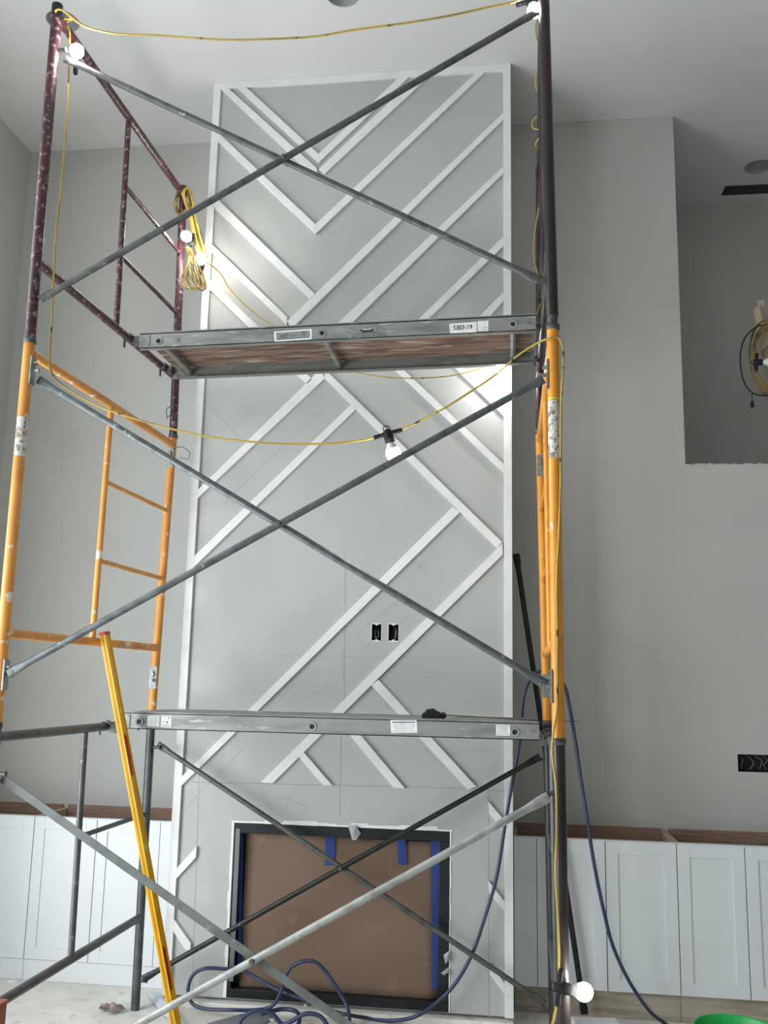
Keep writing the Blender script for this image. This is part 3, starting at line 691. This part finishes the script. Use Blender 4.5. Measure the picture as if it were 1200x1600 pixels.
# ================================================================== spirit level
t = thing('spirit_level', 'long yellow spirit level leaning against the left yellow scaffold frame', 'level')
T = ony(160, 989, .78); T.x = max(T.x, .028); B = ony(284, 1655, .93); B.z = .016; ax = (T - B).normalized(); L = (T - B).length; yy = V((0, 1, 0)); yy = (yy - ax * yy.dot(ax)).normalized(); xx = yy.cross(ax)
c = (T + B) / 2
mb = MB(); mb.obox(c, ax * (L / 2 - .006), yy * .030, xx * .008)
for s_ in (-1, 1): mb.obox(c + yy * s_ * .0275, ax * (L / 2 - .006), yy * .0025, xx * .0135)
mb.build('level_body', 'level', t, bevel=.001)
for e in (T, B):
    mb = MB(); s_ = 1 if e is T else -1; mb.obox(e - ax * s_ * .002, ax * .007, yy * .031, xx * .0145); mb.build('end_cap', 'red', t, bevel=.001)
def at(f): return lerp(T, B, f)
for f in (.30, .80):
    mb = MB(); p = at(f); n_ = 12
    ring = [p + ax * (.078 * s1 + .018 * math.cos(a) * 1.0) + yy * (.018 * math.sin(a)) for s1, a in [(1, PI / 2 - k * PI / 8) for k in range(9)] + [(-1, -PI / 2 - k * PI / 8) for k in range(9)]]
    for s_ in (-1, 1):
        r1 = [q + xx * (.0085 * s_) for q in ring]; r2 = [p + (q - p) * .72 + xx * (.0105 * s_) for q in ring]; k = len(ring)
        mb.add(r1 + r2 , [(i, (i + 1) % k, (i + 1) % k + k, i + k) for i in range(k)]); mb.add([p + (q - p) * .72 + xx * (.009 * s_) for q in ring], [tuple(range(k))])
    mb.build('hand_hole', 'red', t)
for f in (.19, .52, .965):
    mb = MB(); p = at(f)
    for s_ in (-1, 1): mb.obox(p + xx * .009 * s_, ax * .016, yy * .012, xx * .0015)
    mb.build('vial', 'vial', t, bevel=.001)

# ================================================================== string lights
def lamp(parent, p, cord_dir, bulb_dir, lit=True, k=1.0):
    """moulded T-shaped lampholder with strain reliefs along the cord and a screw-in bulb"""
    p = V(p); cd = V(cord_dir).normalized(); bd = V(bulb_dir).normalized(); bd = (bd - cd * bd.dot(cd)).normalized()
    mb = MB(); mb.lathe([(.0055, -.058), (.0085, -.056), (.0095, -.02), (.013, -.012), (.013, .012), (.0095, .02), (.0085, .056), (.0055, .058)], p, cd, 12)
    for h in (-.05, -.042, -.034, .034, .042, .05): mb.lathe([(.0085, h - .002), (.0108, h), (.0085, h + .002)], p, cd, 12)
    mb.lathe([(.012, -.018), (.015, -.014), (.0175, .0), (.0195, .012), (.0195, .034), (.017, .035)], p, bd, 16)
    mb.lathe([(0, -.02), (.006, -.019), (.012, -.018)], p, bd, 12)
    o = mb.build('lampholder', 'black', parent)
    hook = p - bd * .018
    mb = MB(); mb.tube([hook + (cd * math.cos(a) - bd * math.sin(a)) * .014 for a in [PI * i / 8 for i in range(9)]], .002, 6); mb.build('hanging_loop', 'black', o)
    mb = MB(); q = p + bd * .034
    mb.lathe([(.014, -.004), (.0145, .004), (.020, .018), (.0235, .024)], q, bd, 20); mb.build('bulb_base', 'bulbbase', o)
    mb = MB(); prof = [(.0235, .024)] + [(.030 * math.cos(a), .046 + .030 * math.sin(a)) for a in [(-.72 + (PI / 2 + .72) * i / 9) for i in range(10)]]
    mb.lathe(prof, q, bd, 20); mb.build('bulb', 'lit' if lit else 'bulb', o)
    return q + bd * .046
def cord_mesh(parent, pts, m='cord', r=.0042, k=8): mb = MB(); mb.tube(spline(pts, k), r, 8); return mb.build('cord', m, parent)

s1 = thing('string_light', 'yellow corded work-light string draped round the front of the scaffold', 'string light')
def A(x, y, Y): return ony(x, y, Y)
YN = -.032
cord_mesh(s1, [V((-.034, -.02, 4.480)), V((-.022, -.058, 4.478)), V((.012, -.060, 4.474))] + [A(x, y, -.045) for x, y in ((130, 40), (165, 50), (200, 54), (240, 55), (285, 58), (350, 62), (420, 61), (490, 57), (545, 48), (580, 43), (640, 35), (700, 25), (760, 12), (800, 4), (822, -6))])
cord_mesh(s1, [V((-.034, -.02, 4.480)), V((-.018, .0, 4.482)), V((.024, -.002, 4.478)), A(104, 36, .03), A(109, 50, .035), A(109, 68, .04)])
bd = V((.45, -.85, .22)).normalized(); lamp(s1, A(120, 75, -.02) - bd * .08, A(108, 120, .045) - A(109, 60, .045), bd)
cord_mesh(s1, [A(107.5, 104, .045), A(107, 122, .04), A(106, 160, .035), A(101, 230, .03), A(95, 300, .02), A(88, 360, .02), A(84, 430, .02), A(81, 500, .03), A(78, 550, .03), A(82, 585, .04), A(110, 610, .06), A(150, 633, .08), A(200, 651, .09), A(260, 668, .1), A(330, 683, .1), A(400, 691, .1), A(470, 694, .1), A(530, 692, .1), A(570, 687, .1), A(588, 682, .1)])
pm = A(606, 678, .1)
lamp(s1, pm, A(622, 673, .1) - A(590, 682, .1), A(617, 705, .1) - pm + V((0, .02, 0)))
cord_mesh(s1, [A(624, 672, .1), A(650, 661, .1), A(690, 640, .09), A(735, 612, .08), A(775, 585, .06), A(810, 555, .03), A(840, 536, -.01), A(858, 529, -.03), A(872, 528, -.027), A(879, 540, -.025), A(880, 570, -.028), A(877, 620, -.03), A(876, 690, -.03), A(876, 760, -.03), A(873, 840, -.031), A(870, 900, -.031), A(871, 980, -.031), A(871, 1060, -.031), A(870, 1110, -.031), A(864, 1150, -.033), A(863, 1180, -.035), A(869, 1230, -.036), A(870, 1300, -.036), A(868, 1360, -.036), A(871, 1420, -.036), A(873, 1480, -.036), A(873, 1508, -.038), A(874, 1522, -.039)])
pb = A(874, 1543, -.040)
lamp(s1, pb, A(869, 1575, -.04) - A(875, 1513, -.04), A(905, 1550, -.04) - pb)
cord_mesh(s1, [A(869, 1572, -.04), A(865, 1592, -.04), A(861, 1625, -.045), V((2.055, -.05, .30)), V((2.05, -.06, .08)), V((2.03, -.10, .008)), V((1.85, -.25, .006)), V((1.55, -.42, .006))])
pr = A(828, 2, .03)
lamp(s1, pr, V((1, 0, .25)), A(811, 22, .0) - pr)
cord_mesh(s1, [A(845, 5, .03), A(842, 22, .05), A(838, 36, .3), A(838, 55, .45), A(842, 72, .5), A(848, 90, .55), A(845, 104, .6), A(838, 118, .72), A(837, 132, .78), A(842, 148, .8), A(848, 160, .85), A(847, 175, .95), A(840, 181, 1.0), A(832, 190, 1.02), A(833, 200, 1.02), A(842, 203, 1.02), A(845, 212, 1.05), A(837, 226, 1.1), A(847, 240, 1.2), A(848, 290, 1.3), A(841, 330, 1.46), A(835, 370, 1.47), A(834, 400, 1.47), A(838, 420, 1.48), A(846, 450, 1.48), A(843, 478, 1.48), A(838, 492, 1.48)], r=.0036)

s2 = thing('string_light', 'coiled yellow work-light string hung on the upper left far corner of the scaffold', 'string light')
def loop(pxs, Y, r=.0034, m='cord'):
    mb = MB(); mb.tube(spline([ony(x, y, Y + rr.uniform(-.012, .012)) for x, y in pxs], 7, True), r, 8, closed=True); mb.build('cord_loop', m, s2)
for i in range(7):
    k = i * 1.7; q = rr.uniform(-1.5, 1.5)
    loop([(284 + i * .8, 300), (292 + i * .5, 294 + q), (299 + i * .4, 312), (301 + k * .5, 340), (306 + k, 372 + q), (314 + k * .9, 392 + k * .6), (318 + k * .4, 402 + q), (309 + k * .6, 396), (302 + k * .5, 372), (296 + k * .5, 340), (288 + i * .6, 315)], 1.455 - i * .007)
for i in range(8):
    k = i * 1.0; q = rr.uniform(-3, 3)
    loop([(291 + k * .4, 386), (296 + k * .8, 396), (291 + k * 1.6 + q, 416), (283 + k * 3.0, 434 + q), (286 + k * 3.6, 447 + q), (297 + k * 3.4, 452 + q), (308 + k * 2, 444), (305 + k * 1.4 + q, 424), (297 + k, 404)], 1.43 - i * .009, m='cord' if i % 3 else 'darkcord')
mb = MB(); mb.tube(spline([ony(x, y, 1.47 + q) for x, y, q in ((276, 310, 0), (274, 320, .05), (278, 332, .06), (286, 334, 0), (298, 318, -.02), (292, 296, 0), (282, 296, .04))], 7, True), .011, 8, closed=True); mb.build('cord_loop', 'darkcord', s2)
bd = V((-.12, -.93, -.25)).normalized(); lamp(s2, ony(290, 375, 1.34) - bd * .08, V((.15, 0, 1)), bd)
bd = V((.15, -.85, -.42)).normalized(); lamp(s2, ony(311, 418, 1.45) - bd * .08, V((.1, .2, 1)), bd)
cord_mesh(s2, [A(318, 408, 1.44), A(330, 415, 1.5), A(345, 428, 1.55), A(358, 450, 1.58), A(380, 474, 1.58), A(405, 494, 1.58), A(430, 512, 1.56), A(470, 545, 1.53), A(520, 570, 1.51), A(560, 582, 1.5), (A(600, 589, 1.5)), A(640, 591, 1.5), A(690, 589, 1.5), A(725, 583, 1.5), A(752, 575, 1.5), A(768, 568, 1.5)], r=.0036)
pq = ony(787, 560, 1.50)
lamp(s2, pq, V((1, 0, -.1)), V((-.05, -.15, -1)))
cord_mesh(s2, [A(805, 562, 1.5), A(822, 556, 1.5), A(834, 548, 1.49)], r=.0036)

# ================================================================== loft: temporary guard post with a coil of cord
t = thing('guard_post', 'pale timber guard post with a nailed diagonal, standing in the loft opening', 'timber post')
YG = 2.52
def plankbar(px, Y, thick, m='palewood', nm='timber'):
    mb = MB(); mb.prism([ony(*p, Y) for p in reversed(px)], (0, thick, 0)); mb.build(nm, m, t, bevel=.002)
plankbar([(1184, 470), (1194, 469), (1252, 740), (1236, 741)], YG, .04, nm='upright')
plankbar([(1178, 482), (1187, 476), (1248, 742), (1232, 743)], YG - .041, .04, nm='upright')
plankbar([(1180, 538), (1222, 492), (1228, 506), (1187, 553)], YG - .083, .04, nm='diagonal')
s3 = thing('string_light', 'dark coiled work-light string with an unlit bulb hanging in the loft opening', 'string light')
cx, cy = 1205, 560
for i in range(7):
    mb = MB(); rx, ry = 34 - i * 1.6 + rr.uniform(-1, 1), 62 - i * 3.0; ox, oy = rr.uniform(-2, 3), rr.uniform(-2, 3)
    mb.tube(spline([ony(cx + ox + rx * math.cos(a) - 4 * math.sin(a), cy + oy - ry * math.sin(a), YG - .10 - i * .008) for a in [2 * PI * k / 10 for k in range(10)]], 6, True), .0045, 8, closed=True)
    mb.build('cord_loop', 'darkcord', s3)
mb = MB(); mb.tube(spline([ony(x, y, YG - .12) for x, y in ((1196, 507), (1180, 512), (1164, 528), (1157, 552), (1158, 578), (1164, 600), (1176, 614), (1195, 618), (1215, 612))], 6), .0042, 8); mb.build('cord', 'black', s3)
lamp(s3, ony(1182, 566, YG - .17), V((.06, 0, 1)), V((1, -.15, 0)), lit=False)
mb = MB(); c = ony(1175, 625, YG - .12); mb.tube([c, c + V((.004, 0, .05))], .002, 6); mb.lathe([(.003, .0), (.011, -.02), (.012, -.045), (0, -.046)], c, (0, 0, 1), 10); mb.build('cord_plug', 'black', s3)

# ================================================================== blue hose
t = thing('hose', 'blue air hose draped over the lower scaffold and coiled before the fireplace', 'hose')
mb = MB()
P = [onz(1052, 1612, .013), onz(1040, 1600, .013), A(1016, 1581, 1.715), A(992, 1548, 1.69), A(972, 1512, 1.66), A(955, 1470, 1.62), A(945, 1430, 1.6), A(934, 1380, 1.58), A(925, 1330, 1.57), A(916, 1270, 1.56), A(908, 1220, 1.56), A(900, 1165, 1.56), A(891, 1110, 1.56), A(882, 1072, 1.57), A(866, 1054, 1.568), A(850, 1048, 1.568), A(835, 1053, 1.565), A(825, 1068, 1.56), A(818, 1090, 1.56), A(815, 1120, 1.56), A(810, 1170, 1.56), A(800, 1225, 1.56), A(789, 1290, 1.56), A(776, 1370, 1.56), A(758, 1432, 1.56), A(738, 1490, 1.56), A(712, 1536, 1.55), A(685, 1564, 1.55), A(650, 1588, 1.53), onz(610, 1595, .013), onz(575, 1591, .013), A(545, 1586, 1.5), A(520, 1580, 1.51), A(470, 1560, 1.53), A(430, 1545, 1.56), A(398, 1526, 1.58), A(372, 1514, 1.58), A(350, 1514, 1.57), A(322, 1513, 1.55), A(302, 1523, 1.55), A(294, 1545, 1.55), A(299, 1566, 1.55), A(318, 1576, 1.53), onz(360, 1578, .04), onz(400, 1578, .04), A(425, 1572, 1.5), A(438, 1552, 1.5), A(445, 1530, 1.5), A(454, 1512, 1.5), A(474, 1502, 1.5), A(494, 1504, 1.5), A(512, 1522, 1.5), A(530, 1550, 1.49), A(542, 1572, 1.47), A(546, 1592, 1.42), A(545, 1610, 1.36)]
mb.tube(spline(P, 6), .0092, 10); mb.build('hose_line', 'hose', t)
mb = MB(); mb.tube(spline([A(372, 1612, 1.30), A(378, 1592, 1.32), A(400, 1579, 1.33), A(425, 1584, 1.34), A(440, 1600, 1.34), A(455, 1596, 1.33), A(478, 1584, 1.33), A(500, 1588, 1.33), A(512, 1603, 1.32)], 6), .0105, 10); mb.build('hose_coil', 'hose', t)
mb = MB(); mb.tube(spline([onz(408, 1584, .05), onz(440, 1577, .05), onz(462, 1580, .05), onz(468, 1592, .04), onz(464, 1606, .02)], 6), .0105, 10); mb.build('hose_coil', 'hose', t)

# ================================================================== tape measure on the lower plank
t = thing('tape_measure', 'black tape measure with its blade pulled out, lying on the lower plank', 'tape measure')
zt = 1.501 + .001 + .005
a, b = ony(659, 1110, 1.02), ony(694, 1110, 1.02); w = (b - a).length; cx_ = (a.x + b.x) / 2
mb = MB(); pr_ = [(-.5, .10), (-.48, .65), (-.38, .95), (.25, 1.0), (.34, .8), (.36, .1), (.3, 0), (-.45, 0)]
mb.prism([V((cx_ + u * w, 1.0, zt + h * .030)) for u, h in pr_], (0, .07, 0)); mb.build('case', 'black', t, bevel=.006)
mb = MB(); mb.prism([V((cx_ + u * w, 1.012, zt + .030 + h)) for u, h in ((-.35, 0), (-.28, .010), (.05, .016), (.06, .010), (.28, .0))], (0, .035, 0)); mb.build('belt_clip', 'ink', t, bevel=.001)
mb = MB(); mb.lathe([(0, 0), (.014, 0), (.016, .004), (.016, .02), (0, .022)], (cx_ + .44 * w, 1.02, zt + .014), (0, 1, 0), 14); mb.build('lock_button', 'darkred', t)
mb = MB(); mb.prism([V((cx_ + .38 * w, 1.02, zt + .016)), V((2.02, 1.02, zt + .001)), V((2.21, 1.02, zt + .001)), V((2.21, 1.02, zt + .003)), V((2.02, 1.02, zt + .004)), V((cx_ + .38 * w, 1.02, zt + .019))], (0, .022, 0)); mb.build('blade', 'ink', t)

# ================================================================== bucket, boards and scraps
t = thing('bucket', 'bright green plastic bucket cut off at the lower right corner', 'bucket')
c = onz(1150, 1606, .375); c.z = 0
R1, H1 = .158, .375
mb = MB(); mb.lathe([(0, .001), (.128, .001), (.130, .004), (R1 - .004, H1 - .04), (R1, H1 - .038), (R1, H1 - .034), (R1 - .003, H1 - .03), (R1, H1 - .004), (R1 + .004, H1 - .002), (R1 + .003, H1), (R1 - .003, H1), (R1 - .006, H1 - .004), (.124, .008), (0, .008)], c, (0, 0, 1), 48); mb.build('bucket_body', 'bucket', t)
mb = MB(); mb.tube([V((c.x + (R1 + .012) * math.cos(a), c.y - .03 - .10 * math.sin(a) , c.z + H1 - .05 - .13 * math.sin(a))) for a in [PI * k / 14 for k in range(15)]], .0025, 8); mb.build('bail_handle', 'galv', t)
q = [onz(893, 1588.5, .05), onz(961, 1590, .05)]
mb = MB(); d = V((q[1].x - q[0].x, q[1].y - q[0].y, 0)); n_ = V((d.y, -d.x, 0)).normalized() * .34
mb.prism([q[0], q[0] + n_, q[1] + n_, q[1]], (0, 0, -.049)); o = mb.build('foam_board', 'white', bevel=.002); o['label'] = 'white board lying on the floor below the lowest lit bulb'; o['category'] = 'board'
mb = MB(); q = ony(12, 1561, -.12); mb.box((q.x - .42, -.42, 0), (q.x, -.12, q.z - .012)); 
t = thing('storage_box', 'rust-red box corner showing at the lower left edge of the photo', 'box'); mb.build('box_body', 'rust', t, bevel=.004)
mb = MB(); mb.box((q.x - .425, -.425, q.z - .011), (q.x + .004, -.117, q.z)); mb.build('box_lid', 'rust', t, bevel=.003)
# crumpled paper
rg = random.Random(5); c = onz(172, 1577, .012); mb = MB()
for k in range(7):
    b0 = c + V((rg.uniform(-.05, .05), rg.uniform(-.03, .03), 0)); ang = rg.uniform(0, PI); d = V((math.cos(ang), math.sin(ang), 0)) * rg.uniform(.02, .045); e = V((-d.y, d.x, 0)) * .5
    h = [rg.uniform(.0, .02) for _ in range(5)]
    mb.add([b0 - d - e + V((0, 0, h[0] - .008)), b0 + d - e * .6 + V((0, 0, h[1])), b0 + d * .8 + e + V((0, 0, h[2])), b0 - d * .7 + e + V((0, 0, h[3] - .006)), b0 + V((0, 0, h[4] + .012))], [(0, 1, 4), (1, 2, 4), (2, 3, 4), (3, 0, 4)])
o = mb.build('crumpled_paper', 'paper'); o['label'] = 'crumpled brown paper scrap on the floor at the lower left'; o['category'] = 'paper scrap'; sd = o.modifiers.new('s', 'SOLIDIFY'); sd.thickness = .002
c = [onz(*p, .012) for p in ((231, 1552), (246, 1549), (268, 1578), (290, 1600), (276, 1603), (252, 1583))]
mb = MB(); m_ = sum(c, V()) / 6 + V((0, 0, .03)); mb.add(c + [m_, m_ + V((.02, .01, -.012))], [(i, (i + 1) % 6, 6) for i in range(6)] + [(i, (i + 1) % 6, 7) for i in range(6)])
o = mb.build('plastic_bag', mat('milky_plastic', (206, 214, 222), .25, bump=.5, bscale=30, alpha=.25)); o['label'] = 'crumpled milky plastic strip on the floor beside the foot of the level'; o['category'] = 'plastic bag'; sd = o.modifiers.new('s', 'SOLIDIFY'); sd.thickness = .0015
mb = MB(); mb.prism([onz(*p, .001) for p in ((322, 1602), (380, 1586), (425, 1584), (420, 1596), (400, 1612))], (0, 0, .008)); o = mb.build('floor_tile', 'greyboard'); o['label'] = 'grey tile offcut under the hose coils at the bottom of the photo'; o['category'] = 'tile'
for i, (x, y, lb) in enumerate(((20, 1533, 'small dusty scrap of drywall on the floor near the left cabinets'), (425, 1594, 'small white drywall crumb beside the hose coils'), (478, 1570, 'small white drywall crumb at the fireplace sill'))):
    c = onz(x, y, .004) if i < 2 else onz(x, y, .04); mb = MB(); r_ = [.03, .018, .012][i]
    mb.prism([c + V((r_ * math.cos(a) * rg.uniform(.6, 1.1), r_ * math.sin(a) * rg.uniform(.5, 1), -.003 if i < 2 else -.005)) for a in [2 * PI * k / 7 for k in range(7)]], (0, 0, .008)); o = mb.build('drywall_scrap', 'white'); o['label'] = lb; o['category'] = 'scrap'
